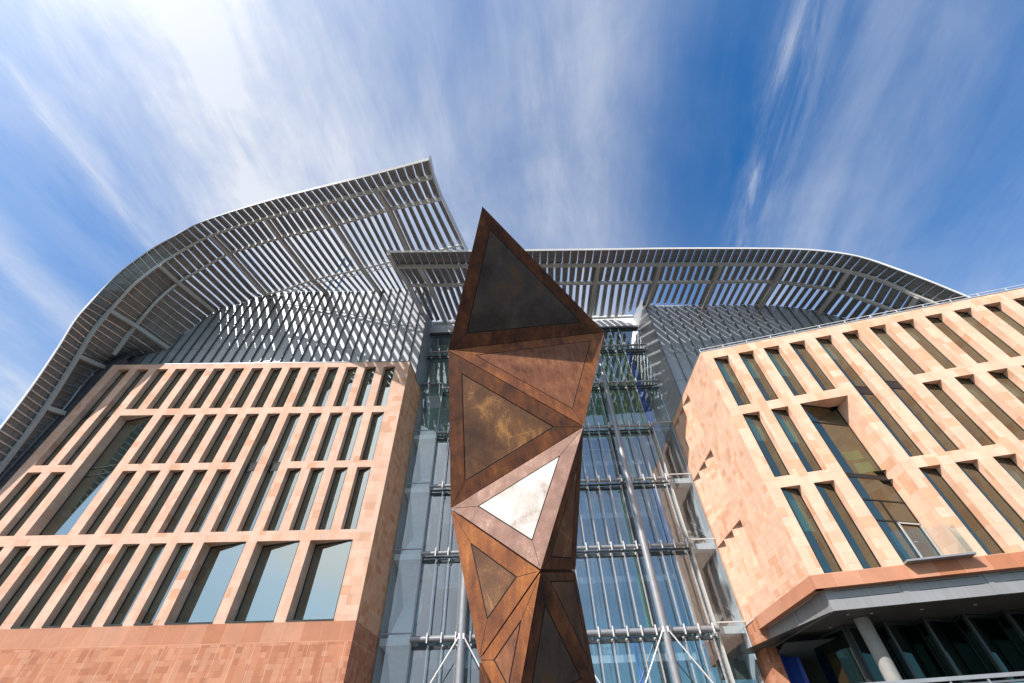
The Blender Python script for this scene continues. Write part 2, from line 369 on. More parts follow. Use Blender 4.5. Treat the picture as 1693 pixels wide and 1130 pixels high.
def wall_with_openings(mb, P, u0, u1, z0, z1, ops, dp, mi=0, mj=0):
    us = sorted({u0, u1, *[o[0] for o in ops], *[o[1] for o in ops]}); zs = sorted({z0, z1, *[o[2] for o in ops], *[o[3] for o in ops]})
    us = [u for u in us if u0 <= u <= u1]; zs = [z for z in zs if z0 <= z <= z1]
    def inside(u, z): return any(o[0] < u < o[1] and o[2] < z < o[3] for o in ops)
    for j in range(len(zs)-1):
        i = 0
        while i < len(us)-1:
            if inside((us[i]+us[i+1])/2, (zs[j]+zs[j+1])/2): i += 1; continue
            k = i
            while k+1 < len(us)-1 and not inside((us[k+1]+us[k+2])/2, (zs[j]+zs[j+1])/2): k += 1
            a, b = us[i], us[k+1]
            mb.poly([P.p(a, zs[j]), P.p(b, zs[j]), P.p(b, zs[j+1]), P.p(a, zs[j+1])], uv=[(a, zs[j]), (b, zs[j]), (b, zs[j+1]), (a, zs[j+1])], mi=mi)
            i = k+1
    for (a, b, c, d) in ops:
        (la, ld), (ra, rd) = dp(a, b)
        A, B = (la, ld), (ra, rd)
        mb.poly([P.p(a, c), P.p(a, d), P.p(la, d, ld), P.p(la, c, ld)], uv=[(a+3, c), (a+3, d), (a+3+ld, d), (a+3+ld, c)], mi=mj)
        mb.poly([P.p(b, c), P.p(ra, c, rd), P.p(ra, d, rd), P.p(b, d)], uv=[(b+5, c), (b+5+rd, c), (b+5+rd, d), (b+5, d)], mi=mj)
        for z, fl in ((d, 1), (c, 0)):
            q = [(a, 0), (b, 0), (ra, rd), (la, ld)]
            if not fl: q = q[::-1]
            mb.poly([P.p(x, z, y) for x, y in q], uv=[(x, y*.9+z) for x, y in q], mi=mj)

def window(parent, P, op, dp, glassmat, transoms=(), tray=False, blind=None, mull=(), thick=None):
    """frame mesh with pane (and blind) as its children"""
    a, b, c, d = op; (la, ld), (ra, rd) = dp(a, b)
    g0, g1 = P.p(la, 0, ld), P.p(ra, 0, rd); gv = g1-g0; L = np.linalg.norm(gv); gv = gv/L
    gn = np.cross(gv, (0, 0, 1)); gn = gn if gn @ P.n > 0 else -gn      # into the building
    q = lambda s, z, o=0.0: g0 + gv*s + gn*o + np.array([0, 0, z])
    fr = MB(); t = .045
    for s0, s1, z0, z1 in ((0, t, c, d), (L-t, L, c, d), (t, L-t, c, c+t), (t, L-t, d-t*1.6, d)):
        fr.obox(q(s0, z0, -.03), gv*(s1-s0), gn*.10, (0, 0, z1-z0))
    for z in transoms: fr.obox(q(t, z-.03, -.035), gv*(L-2*t), gn*.1, (0, 0, .06))
    for s, z0, z1 in mull: fr.obox(q(s, z0, -.033), gv*.06, gn*.1, (0, 0, z1-z0))
    if thick: fr.obox(q(t, thick[0], -.025), gv*(L-2*t), gn*.08, (0, 0, thick[1]-thick[0]))
    if tray: fr.poly([P.p(a+.01, c+.02, -.03), P.p(b-.01, c+.02, -.03), P.p(ra, c+.02, rd), P.p(la, c+.02, ld)]); fr.obox(P.p(a+.01, c-.02, -.035), P.u*(b-a-.02), P.n*.03, (0, 0, .045))
    f = fr.build('window', M['frame'], parent)
    pn = MB(); pn.poly([q(t, c+t), q(L-t, c+t), q(L-t, d-t), q(t, d-t)])
    pn.build('pane', glassmat, f)
    if blind:
        bl = MB(); bl.poly([q(t, blind, .22), q(L-t, blind, .22), q(L-t, d, .22), q(t, d, .22)]); bl.obox(q(t, blind-.03, .2), gv*(L-2*t), gn*.04, (0, 0, .03)); bl.build('blind', M['blind'], f)
    return f

def rooms(mb, P, u0, u1, zs, depth=3.2):
    for z0, z1 in zs:
        mb.poly([P.p(u0, z0, depth), P.p(u1, z0, depth), P.p(u1, z1, depth), P.p(u0, z1, depth)])
        for z in (z0, z1-.25):
            mb.poly([P.p(u0, z, .9), P.p(u1, z, .9), P.p(u1, z, depth), P.p(u0, z, depth)])

# ------------------------------------------------------------------ left wing
PL = Plane(-2, 25.0)
LB = empty('terracotta_building', (-19, 25, 0), 'four visible storeys of pale terracotta with slanting narrow windows, left of the rusty sculpture', 'building')
def dpL(a, b):
    w = b-a; return ((a+.06, .40), (b-.01, .07)) if w < 1.5 else ((a+.10, .66), (b-.01, .07))
m0 = 1.483; U = lambda k: -9.42-m0*k
Z = {1: (21.65, 25.62), 2: (17.15, 21.09), 3: (12.63, 16.66), 4: (8.09, 12.05)}
opsL = []
for k in range(13): opsL.append((U(k), U(k)+.9, *Z[1]))
for k in (13, 14): opsL.append((U(k), U(k)+.9, Z[2][0], Z[1][1]))
for k in list(range(4))+list(range(6, 11)): opsL.append((U(k), U(k)+.9, *Z[2])); opsL.append((U(k), U(k)+.9, *Z[3]))
for k in (4, 5): opsL.append((U(k), U(k)+.9, Z[3][0], Z[2][1]))
opsL.append((-27.2, -24.85, Z[3][0], Z[2][1]))
for k in (13, 14): opsL.append((U(k), U(k)+.9, *Z[3]))
for a, b in ((-10.95, -8.56), (-13.94, -11.53), (-16.9, -14.53)): opsL.append((a, b, *Z[4]))
for k in range(9): opsL.append((-18.39-m0*k, -18.39-m0*k+.93, *Z[4]))
w = MB(); UL0, UL1 = -30.9, -7.42
wall_with_openings(w, PL, UL0, UL1, 8.03, 26.13, opsL, dpL)
w.build('wall', M['tile_front'], LB)
LC = PL.p(UL1, 0); LR = np.array([-7.97, 28.3, 0])      # right-hand corner and the back end of its return
up = lambda p, z: np.array([p[0], p[1], z])
w = MB(); w.poly([up(LC, 8.03), up(LR, 8.03), up(LR, 26.13), up(LC, 26.13)])
w.build('side_wall', M['tile_side'], LB)
w = MB(); L2 = PL.p(UL0, 0); w.poly([up(L2, 8.03), up(L2, 26.13), PL.p(UL0, 26.13, 3), PL.p(UL0, 8.03, 3)]); w.build('end_wall', M['tile_side'], LB)
w = MB(); w.poly([PL.p(UL0, 7.15), PL.p(UL1, 7.15), PL.p(UL1, 8.03), PL.p(UL0, 8.03)]); w.build('sill_band', M['tile_band'], LB)
w = MB(); w.poly([PL.p(UL0, 0), PL.p(UL1, 0), PL.p(UL1, 7.15), PL.p(UL0, 7.15)])
w.poly([up(LC, 0), up(LR, 0), up(LR, 8.03), up(LC, 8.03)]); w.build('base_wall', M['tile_base'], LB)
w = MB(); cc = lambda u, z, d: PL.p(u, z, d)
w.obox(PL.p(UL0, 26.13, -.02), PL.u*(UL1-UL0+.02), PL.n*.5, (0, 0, .07)); w.bar(up(LC, 26.165)+np.array([-.2, 0, 0]), up(LR, 26.165)+np.array([-.2, 0, 0]), .44, .066)
w.build('parapet_coping', M['zinc_dark'], LB)
w = MB(); w.poly([PL.p(UL0, 26.1, .3), PL.p(UL1, 26.1, .3), PL.p(UL1, 26.1, 2), PL.p(UL0, 26.1, 2)]); w.build('roof', M['zinc_dark'], LB)
w = MB(); rooms(w, PL, UL0+.2, UL1-.3, [(8.05, 12.3), (12.55, 16.9), (17.1, 21.4), (21.6, 25.9)]); w.build('interior', M['interior'], LB)
for op in opsL:
    tr = []; big = op[1]-op[0] > 1.5; dbl = op[3]-op[2] > 6
    if dbl: zf = Z[2][0] if op[2] > 14 or op[3] > 22 else Z[2][0]; 
    tr = [Z[2][0]-.52, Z[2][0]+.02] if (dbl and op[3] < 22) else ([Z[1][0]-.5, Z[1][0]+.02] if dbl else [])
    window(LB, PL, op, dpL, M['pane'], transoms=tr, tray=(op[2] < 9), blind=(op[3]-random.choice([.5, .7, 1.0])) if (random.random() < .5 and not big) else None,
           thick=(tr[0], tr[1]) if dbl and not big else None)

# ------------------------------------------------------------------ right wing
PR = Plane(14, 22.9)
RB = empty('terracotta_building', (18, 20, 0), 'sunlit orange terracotta wing with balcony door and dark undercroft, right of the glass atrium', 'building')
def dpR(a, b):
    w = b-a; return ((a+.01, .07), (b-.06, .42)) if w < 1.5 else ((a+.01, .07), (b-.3, 1.18))
V = lambda k: 7.8+1.538*k
ZR = {1: (17.15, 21.12), 2: (12.58, 16.57), 3: (8.03, 12.01)}
opsR = []; KM = 15
for k in range(KM):
    if k in (4, 5): opsR.append((V(k), V(k)+.93, ZR[2][0], ZR[1][1])); continue
    opsR.append((V(k), V(k)+.93, *ZR[1]))
for k in [0, 1]+list(range(6, KM)): opsR.append((V(k), V(k)+.93, *ZR[2]))
for k in [0, 1]+list(range(4, KM)): opsR.append((V(k), V(k)+.93, *ZR[3]))
BIG = (10.9, 13.38, ZR[3][0], 16.6); opsR.append(BIG)
UR0, UR1 = 7.21, 31.5
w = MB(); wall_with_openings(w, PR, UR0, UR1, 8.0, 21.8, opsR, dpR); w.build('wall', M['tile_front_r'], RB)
RC = PR.p(UR0, 0); RR = np.array([12.36, 28.3, 0])
# return wall with three saw-toothed slot panels under each floor
w = MB(); rv = RR-RC; RLn = np.linalg.norm(rv); rv /= RLn; rin = np.array([rv[1], -rv[0], 0]); rin = rin if rin[0] > 0 else -rin
class Ret:   # same interface as Plane
    def p(s, u, z, dep=0.0): return RC + rv*u + rin*dep + np.array([0, 0, z])
PT = Ret(); teeth = []
s_a = 24.15-RC[1]; dl = (28.25-24.15)/3
for zt in (21.25, 16.72, 12.18):
    for i in range(3): teeth.append((s_a+dl*i+.001*i, s_a+dl*(i+1), zt-3.3, zt))
wall_with_openings(w, PT, 0, RLn, 8.0, 21.8, teeth, lambda a, b: ((a, .32), (b, .0)))
for (a, b, c, d) in teeth: w.poly([PT.p(a, c, .32), PT.p(b, c), PT.p(b, d), PT.p(a, d, .32)])
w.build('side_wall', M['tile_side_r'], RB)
w = MB()
w.obox(PR.p(UR0-.0, 7.48, -.03), PR.u*(UR1-UR0), PR.n*.36, (0, 0, .53)); 
w.obox(PT.p(.0, 7.48, -.03), rv*(6.3), rin*.4, (0, 0, .53)); w.build('floor_band', M['tile_band'], RB)
FB = 6.72
w = MB(); ux = PR.u; sF = (.33-.42*(rin @ PR.n))/(rv @ PR.n); fc = RC+rv*sF+rin*.42; fx0 = float(fc @ PR.u)
w.obox(PR.p(fx0, FB, .33), ux*(UR1-fx0), PR.n*.12, (0, 0, 7.5-FB))
for s in np.arange(fx0+3.05, UR1, 3.05): w.obox(PR.p(s-.20, FB-.0, .30), ux*.2, PR.n*.05, (0, 0, 7.48-FB))
w.obox(PT.p(sF+.01, FB, .42), rv*(6.43-sF), rin*.1, (0, 0, 7.5-FB)); w.obox(PT.p(3.0, FB, .40), rv*.16, rin*.05, (0, 0, 7.48-FB))
w.build('fascia', M['fascia'], RB)
w = MB()
for s in np.arange(fx0+.4, UR1-3, 3.05): 
    for z in (7.12, 7.40): w.obox(PR.p(s, z, .322), ux*2.3, PR.n*.02, (0, 0, .018))
w.build('fascia_groove', M['frame'], RB)
w = MB(); w.poly([PR.p(fx0, FB+.02, .4), PR.p(UR1, FB+.02, .4), PR.p(UR1, FB+.02, 7.5), PR.p(4, FB+.02, 7.5)][::-1]); w.build('soffit', M['soffit'], RB)
w = MB(); w.box((12.45-.03, 26.9, 0), (13.0, 28.35, 8.0)); w.build('corner_pier', M['tile_base'], RB)
w = MB(); w.poly([(13.0, 26.93, 0), (13.35, 27.2, 0), (13.35, 27.2, FB), (13.0, 26.93, FB)]); w.poly([(13.0, 28.3, 0), (14.25, 27.5, 0), (14.25, 27.5, FB), (13.0, 28.3, FB)]); w.box((13.4, 27.6, 0), (14.2, 27.9, FB)); w.build('blue_wall', M['blue'], RB)
# folded glazing of the undercroft
zz = [(7.6, 28.6), (8.45, 25.96)]
for k in range(13): u = 8.58+1.553*k; zz += [(u+.0, 25.96), (u+1.47, 26.6)]
gl = MB(); mf = MB()
for (a, d1), (b, d2) in zip(zz, zz[1:]):
    q = lambda u, z, d: PR.u*u+PR.n*d+np.array([0, 0, z])
    if abs(b-a) < .2 and abs(d1-d2) < .1: continue
    gl.poly([q(a, .3, d1), q(b, .3, d2), q(b, FB-.12, d2), q(a, FB-.12, d1)])
    mf.bar(q(a, FB-.06, d1), q(b, FB-.06, d2), .08, .10)
for i, (a, d1) in enumerate(zz[1:]):
    q = PR.u*a+PR.n*(d1-.05)
    if i % 2 == 1 or i == 0: mf.obox(q+np.array([-.06, -.1, 0]), (.12, 0, 0), (0, .16, 0), (0, 0, FB))
    else: mf.obox(q+np.array([-.02, -.02, 0]), (.04, 0, 0), (0, .04, 0), (0, 0, FB))
gg = mf.build('folded_glazing', M['steel_dark'], RB); gl.build('pane', M['pane_black'], gg)
w = MB(); w.poly([PR.p(3, 0, 9.0), PR.p(UR1, 0, 9.0), PR.p(UR1, FB, 9.0), PR.p(3, FB, 9.0)]); w.poly([PR.p(6, FB-.3, 3.8), PR.p(UR1, FB-.3, 3.8), PR.p(UR1, FB-.3, 9), PR.p(6, FB-.3, 9)]); w.build('undercroft_interior', M['interior'], RB)
for u0 in (0, 1, 2, 3):
    c = np.array([14.77, 22.02, 0])+PR.u*7.2*u0
    w = MB(); w.tube([up(c, 0), up(c, FB)], .30, 28); w.build('column', M['concrete'], RB)
for i, (u, d) in enumerate([(8.3, 1.2), (9.25, 1.35), (8.0, 3.2), (11.2, 1.5), (13.2, 1.6), (15.0, 1.6)]):
    c = PR.p(u, FB-.005, d); w = MB(); w.tube([c, c+np.array([0, 0, .012])], .07, 14); w.build('downlight', M['steel_white'], RB)
# coping and safety rail
w = MB(); w.obox(PR.p(UR0-.02, 21.8, -.02), PR.u*(UR1-UR0), PR.n*.5, (0, 0, .06)); w.obox(PT.p(.3, 21.803, -.02), rv*(RLn-.3), rin*.5, (0, 0, .06)); w.build('parapet_coping', M['steel_mid'], RB)
w = MB(); w.tube([PR.p(UR0+.1, 22.3, .25), PR.p(UR1, 22.3, .25)], .022, 8); w.tube([PR.p(UR0+.1, 22.1, .25), PR.p(UR1, 22.1, .25)], .015, 8)
for s in np.arange(UR0+.1, UR1, 1.5): w.tube([PR.p(s, 21.85, .25), PR.p(s, 22.3, .25)], .02, 8)
w.build('safety_rail', M['steel_white'], RB)
w = MB(); w.poly([PR.p(UR0, 21.7, .3), PR.p(UR1, 21.7, .3), PR.p(UR1, 21.7, 4), PR.p(UR0, 21.7, 4)]); w.build('roof', M['zinc_dark'], RB)
w = MB(); rooms(w, PR, UR0+.3, UR1, [(8.0, 12.3), (12.55, 16.85), (17.1, 21.4)], 3.4); w.build('interior', M['interior'], RB)
for op in opsR:
    if op is BIG: continue
    dbl = op[3]-op[2] > 6; tr = [ZR[1][0]-.5, ZR[1][0]] if dbl else []
    window(RB, PR, op, dpR, M['pane_r'], transoms=tr, thick=tuple(tr) if dbl else None, blind=(op[3]-random.uniform(1.2, 2.1)) if random.random() < .7 else None)
bw = window(RB, PR, BIG, dpR, M['pane_r'], transoms=[15.4, 10.94, 9.95], mull=[(1.0, BIG[2], 10.94), (1.0+.02, BIG[2], 10.94)], thick=(12.1, 12.33), tray=True)
w = MB()
a0 = PR.p(10.91, 0, .07); a1 = PR.p(13.08, 0, 1.18); gv = (a1-a0)/np.linalg.norm(a1-a0); gn = np.array([gv[1], -gv[0], 0]); gn = gn if gn[1] < 0 else -gn
for s0, s1, z0, z1 in ((1.08, 1.15, 8.08, 9.9), (2.28, 2.35, 8.08, 9.9), (1.08, 2.35, 9.83, 9.9)): w.obox(a0+gv*s0+gn*.05+np.array([0, 0, z0]), gv*(s1-s0), gn*.05, (0, 0, z1-z0))
w.obox(a0+gv*1.25+gn*.1+np.array([0, 0, 9.0]), gv*.14, gn*.03, (0, 0, .03))
w.build('balcony_door', M['steel_pale'], RB)
w = MB(); 
w.poly([PR.p(12.45, 8.12, -.42), PR.p(13.34, 8.12, -.42), PR.p(13.34, 9.22, -.42), PR.p(12.45, 9.22, -.42)]); w.poly([PR.p(13.34, 8.12, -.42), PR.p(13.34, 8.12, -.02), PR.p(13.34, 9.22, -.02), PR.p(13.34, 9.22, -.42)]); w.poly([PR.p(10.9, 8.12, -.42), PR.p(12.43, 8.12, -.42), PR.p(12.43, 9.22, -.42), PR.p(10.9, 9.22, -.42)])
w.build('balcony_glass', M['balustrade'], RB)
w = MB(); w.obox(PR.p(10.88, 8.01, -.44), PR.u*2.5, PR.n*.42, (0, 0, .07)); w.build('balcony_floor', M['steel_mid'], RB)
w = MB(); w.obox(PR.p(12.25, 12.4, 1.5), PR.u*.75, PR.n*.05, (0, 0, 1.0)); w.obox(PR.p(12.1, 13.6, 1.5), PR.u*.8, PR.n*.05, (0, 0, .5)); w.build('green_screen', M['green_panel'], RB)

# ------------------------------------------------------------------ zinc attic walls
def seam_wall(name, P, us, top, z0, parent, pitch=.84, fin=.16, side=1):
    """wall sheet with upright seams; top(u) gives the height under the vault"""
    w = MB(); f = []; xs = np.arange(us[0], us[1]+1e-6, .5); xs = np.append(xs, us[1])
    for a, b in zip(xs, xs[1:]):
        if b-a < 1e-5: continue
        w.poly([P.p(a, z0), P.p(b, z0), P.p(b, top(b)), P.p(a, top(a))])
    s = us[1]-.02 if side > 0 else us[0]+.02
    while us[0] <= s <= us[1]:
        f.append(MB().obox(P.p(s-.02, z0, -fin), P.u*.05, P.n*fin, (0, 0, top(s)-z0))); s -= pitch*side
    o = w.build(name, M['zinc'], parent)
    for q in f: q.build('seam', M['zinc_fin'], o)
    return o

# ------------------------------------------------------------------ roof shells
def spline(pts, t):
    """Catmull-Rom through (param, point) nodes"""
    ts = [p[0] for p in pts]; t = min(max(t, ts[0]), ts[-1]); i = max(0, min(len(ts)-2, int(np.searchsorted(ts, t, side='right'))-1))
    P = [np.array(p[1], float) for p in pts]; t0, t1 = ts[i], ts[i+1]; h = t1-t0; s = (t-t0)/h
    def tan(k):
        if k == 0: return (P[1]-P[0])/(ts[1]-ts[0])
        if k == len(P)-1: return (P[-1]-P[-2])/(ts[-1]-ts[-2])
        return (P[k+1]-P[k-1])/(ts[k+1]-ts[k-1])
    m0, m1 = tan(i)*h, tan(i+1)*h
    return (2*s**3-3*s**2+1)*P[i]+(s**3-2*s**2+s)*m0+(-2*s**3+3*s**2)*P[i+1]+(s**3-s**2)*m1

def shell(root, curves, t0, t1, beams, per, gapf, closed_t, reverse=False, ribs=(.30, .26), white_rib=None, tube_from=None):
    """curves: node lists from the front edge back; slats run across them from front to back"""
    nc = len(curves)
    C = lambda k, t: spline(curves[k], t)
    def normal(t):
        d = .02; a = C(0, min(t+d, t1))-C(0, max(t-d, t0)); b = C(1, t)-C(0, t); n = np.cross(a, b); n /= np.linalg.norm(n)
        return n*(-1 if reverse else 1)          # pointing up / outwards
    # edge fascia
    fa = MB(); ts = np.linspace(t0, t1, 70)
    for a, b in zip(ts, ts[1:]):
        pa, pb = C(0, a), C(0, b); na, nb = normal(a), normal(b); fa_d = (C(0, a)-C(1, a)); fa_d /= np.linalg.norm(fa_d)
        for (o0, o1, q0, q1) in ((-.10, .07, 0, .06),):
            A = [pa+na*o0, pb+nb*o0, pb+nb*o1, pa+na*o1]; B = [p+fa_d*q1 for p in A]
            fa.poly(B); fa.poly(A[::-1]); fa.poly([A[0], A[1], B[1], B[0]][::-1]); fa.poly([A[3], A[2], B[2], B[3]])
    fa.build('edge_fascia', M['steel_white'], root)
    for k in range(1, nc-1):
        if white_rib is not None and k == white_rib: continue
        rb = MB()
        tmax = closed_t[1] if k > 1 else t1
        ts = np.linspace(t0, min(t1, tmax), 64)
        for a, b in zip(ts, ts[1:]):
            na = normal(a); pa, pb = C(k, a)-na*.22, C(k, b)-normal(b)*.22
            rb.bar(pa, pb+(pb-pa)*.04, .20, ribs[0], up=na)
        rb.build('rib', M['steel_pale'], root)
    if white_rib is not None:
        rb = MB(); ts = np.linspace(t0, tube_from, 48); off = .62
        rb.tube([C(white_rib, t)-normal(t)*.25 for t in ts], .11, 8)
        rb.tube([C(white_rib, t)+np.array([0, .5, 0])-normal(t)*.25 for t in ts], .055, 6)
        for i, t in enumerate(ts[:-1]): rb.bar(C(white_rib, t)-normal(t)*.25, C(white_rib, ts[i+1])+np.array([0, .5, 0])-normal(t)*.25, .035, .035)
        rb.build('truss', M['steel_white'], root)
    for t in beams:
        bm_ = MB(); n = normal(t)
        pts = [C(k, t)-n*.28 for k in range(1, nc)]
        for a, b in zip(pts, pts[1:]):
            if np.linalg.norm(b-a) < .05: continue
            bm_.bar(a, b+(b-a)/np.linalg.norm(b-a)*.05, .30, .36, up=n)
        bm_.build('beam', M['steel_pale'], root)
    t = t0+.5/per*(.6); i = 0
    while t < t1-.02:
        w = MB(); n = normal(t)
        pitch = 1.0/per
        for k in range(nc-1):
            gp = gapf(k, t)
            h = pitch*(1-gp)/2
            lo, hi = t-h, t+h
            A0, A1 = C(k, lo), C(k, hi); B0, B1 = C(k+1, lo), C(k+1, hi)
            gp2 = gapf(k+1, t) if k+1 < nc-1 else gp
            dn = n*.02 + n*(.004*k)
            if np.linalg.norm(B0-A0) < .15: continue
            L0 = float(np.linalg.norm(C(k, t)-C(0, t))); L1 = L0+float(np.linalg.norm(C(k+1, t)-C(k, t)))
            tilt = n*.10
            q = [A0-dn, A1-dn+tilt, B1-dn+tilt, B0-dn]; r = [p+n*.05 for p in q]
            uv = [(L0, 0), (L0, .5), (L1, .5), (L1, 0)]
            w.poly(q[::-1], uv[::-1]); w.poly(r, uv); w.poly([q[0], q[3], r[3], r[0]]); w.poly([q[1], r[1], r[2], q[2]])
        o = w.build('slat', M['slat'], root)
        # rounded nose along the slat edge
        nz = MB(); h0 = pitch*(1-gapf(0, t))/2
        e0, e1 = C(0, t-h0)-n*.06, C(1, t-pitch*(1-gapf(1, t))/2)-n*.06
        pts = [e0]
        for k in range(1, nc):
            gk = gapf(min(k, nc-2), t); p = C(k, t-pitch*(1-gk)/2)-n*.06
            if np.linalg.norm(p-pts[-1]) > .15: pts.append(p)
        nz.tube(pts, .045 if t < 6 or reverse is False else .075, 6, cap=True); nz.build('slat_nose', M['nose'], o)
        t += pitch; i += 1

def pl(n, p0): return (np.array(p0, float), np.array([*n, 0.0]))
def H(px, plane): return hit(px[0], px[1], *plane)
# left shell: nodes along the vault at each beam, measured at front edge / rib / rib / truss / wall
FP = pl((.32, 1), (-15.42, 13.98, 0)); R1P = pl((.314, 1), (-15.19, 15.28, 0)); R2P = pl((.31, 1), (-14.81, 17.4, 0)); R3P = pl((.25, 1), (-13.93, 22.43, 0))
WP = (PL.n*26.6, PL.n); TP = (PL.n*25.32, PL.n)
XP = lambda x: (np.array([x, 0, 0.]), np.array([1., 0, 0]))
nF = [(.15, (708.2, 263.8)), (1, (612, 289.3)), (2, (513, 314.3)), (3, (424, 338.3)), (4, (331, 369)), (4.5, (288, 391.5)), (5, (243, 418.5)), (5.5, (196, 453.5))]
n1 = [(.15, (713.3, 288)), (1, (623.5, 309.8)), (2, (530.4, 335.1)), (3, (441.6, 358.5)), (4, (352, 388.4)), (4.5, (308, 410)), (5, (263.7, 441.8)), (5.5, (220, 474))]
n2 = [(.15, (727, 324.8)), (1, (644.3, 342)), (2, (554.5, 368.5)), (3, (464.8, 390.6)), (4, (381.9, 418.2)), (4.5, (338, 441.3)), (5, (295.8, 470.5)), (5.5, (256, 503))]
n3 = [(.15, (763.9, 400.7)), (1, (680, 420.5)), (2, (600.5, 441)), (3, (519, 460.3)), (4, (441, 485))]
nW = [(2, (630.4, 482.4)), (3, (542, 482.4)), (4, (447, 486)), (4.5, (399, 502)), (5, (353, 516.7)), (5.5, (312, 546)), (6, (272.6, 576.7))]
cF = [(t, H(p, FP)) for t, p in nF]; c1 = [(t, H(p, R1P)) for t, p in n1]; c2 = [(t, H(p, R2P)) for t, p in n2]
cF += [(6, H((150.5, 500), XP(-32.7))), (6.5, H((124, 531), XP(-33.0))), (7, H((98, 573), XP(-33.1))), (8, H((42, 655), XP(-33.1)))]
c1 += [(6, H((177.4, 514.8), XP(-32.5))), (6.5, H((148, 551), XP(-32.8))), (7, H((123.9, 590.3), XP(-33.0))), (8, H((69.9, 675.2), XP(-33.0)))]
c2 += [(6, H((219.5, 540.2), XP(-31.9)))]
cW = [(t, H(p, WP)) for t, p in nW]
g7, h8 = H((164.6, 608), TP), H((100, 685), TP)
c2 += [(6.6, H((184, 587), XP(-32.5))), (7, g7-(g7-c1[-2][1])*.05), (8, h8-(h8-c1[-1][1])*.05)]
cW += [(6.5, np.array([-32.9, 25.5, 28.3])), (7, g7), (8, h8)]
c3 = [(t, H(p, R3P)) for t, p in n3]
def extend(a, b, y): return a+(b-a)*((y-a[1])/(b[1]-a[1]))
cW = [(.15, extend(c2[0][1], c3[0][1], 27.0)), (1, extend(c2[1][1], c3[1][1], 26.8))]+cW
for t in (4.5, 5, 5.5, 6, 6.6, 7, 8): c3.append((t, spline(c2, t)*.35+spline(cW, t)*.65))
for c in (cF, c1, c2, c3, cW):     # carry the vault's foot on below the picture
    last = c[-1][1]; d = c[-1][1]-c[-2][1]
    c.append((9, last+np.array([0, min(.6, max(.2, d[1])) if c is not cW else 0, -4.0])))
    c.append((10, last+np.array([0, min(1.0, max(.2, d[1])*1.6) if c is not cW else 0, -8.0])))
LS = empty('roof_canopy', (-20, 20, 26), 'taller louvred roof shell curving up from lower left to a pointed corner', 'roof canopy', 'louvred roof shells')
def gapL(k, t):
    f = max(0.0, min(1.0, (6.6-t)/5.0))           # gaps close towards the foot of the vault
    g = [.07, .17, .38, .45, .45][min(k, 4)]*(.30+.80*f)
    return g if t < 6.4 else .0
shell(LS, [cF, c1, c2, c3, cW], .15, 10, [1, 2, 3, 4, 5, 6, 7, 8], 8, gapL, (0, 6.6), reverse=True, white_rib=3, tube_from=4.0)
eb = MB()
ce = [cF, c1, c2, c3, cW]
for a, b in zip(ce, ce[1:]): p, q = a[0][1], b[0][1]; eb.bar(p+np.array([.1, 0, .15]), q+np.array([.1, 0, .15]), .10, .42)
eb.build('end_fascia', M['steel_white'], LS)
def topL(u):
    best = None
    for t in np.arange(1.6, 6.6, .02):
        p = spline(cW, t); d = abs(p @ PL.u-u)
        if best is None or d < best[0]: best = (d, p[2])
    z = best[1]-.02
    return 38.3 if u > -20 and u > -13.3 else z
PW = Plane(-2, 26.6)
UZ = -8.1*PL.u[0]+26.33*PL.u[1]
seam_wall('attic_wall', PW, (-31.6, UZ), topL, 25.9, LB)
w = MB(); w.poly([PW.p(-34.2, 25.9, .03), PW.p(-30.4, 25.9, .03), PW.p(-30.4, 31.0, .03), PW.p(-34.2, 28.9, .03)]); w.build('attic_flank', M['zinc_dark'], LB)
w = MB(); zc = PW.p(UZ, 0)
w.poly([up(zc, 25.9), up(np.array([-7.99, 28.32, 0]), 25.9), up(np.array([-7.99, 28.32, 0]), 34.9), up(zc, 38.3)])
w.obox(up(zc, 25.9)+np.array([.01, .6, 0]), (.12, 0, 0), (0, .05, 0), (0, 0, 9.6)); w.build('attic_side', M['zinc'], LB)
# grey tiled flank left of the terracotta
w = MB(); w.poly([PL.p(-34.6, 0, .32), PL.p(-30.8, 0, .32), PL.p(-30.8, 26.4, .32), PL.p(-34.6, 26.4, .32)]); w.poly([PL.p(-34.6, 26.4, .32), PL.p(-30.8, 26.4, .32), PL.p(-30.8, 29.6, .9), PL.p(-34.6, 29.6, .9)]); w.build('flank_wall', M['tile_grey'], LB)
w = MB(); ts = np.linspace(6.9, 10, 12)
for a, b in zip(ts, ts[1:]): w.bar(spline(cW, a)+np.array([.12, -.12, 0]), spline(cW, b)+np.array([.12, -.12, 0]), .10, .10)
w.build('gutter', M['steel_mid'], LS)

# right shell
FQ = pl((-.03, 1), (0, 17.6, 0)); Q1 = pl((-.02, 1), (0, 19.15, 0)); Q2 = pl((0, 1), (0, 21.65, 0)); ay = math.radians(4)
WQ = (np.array([12.45, 25.3, 0]), np.array([math.sin(ay), math.cos(ay), 0])); WG = pl((0, 1), (0, 27.9, 0))
tt = [0, 3.45, 4.45, 5.45, 6.45, 6.95, 7.45, 7.95, 8.45]
dF = [(t, H(p, FQ)) for t, p in zip(tt, [(640, 416.6), (992.5, 413), (1097, 411.6), (1199, 411.3), (1308, 412.4), (1365, 416), (1422, 425.5), (1483, 445.5), (1545, 469)])]
d1 = [(t, H(p, Q1)) for t, p in zip(tt, [(651, 437.5), (988.5, 435.4), (1089.6, 434.7), (1189.8, 434.4), (1294.6, 435.7), (1348, 437), (1402.8, 447), (1461, 462.5), (1519.7, 488.6)])]
d2 = [(t, H(p, Q2)) for t, p in zip(tt, [(672, 468.6), (983, 465), (1081.5, 464.2), (1177.8, 463.6), (1278.7, 463.6), (1330, 469.5), (1382.4, 478), (1440, 496.5), (1498.5, 520)])]
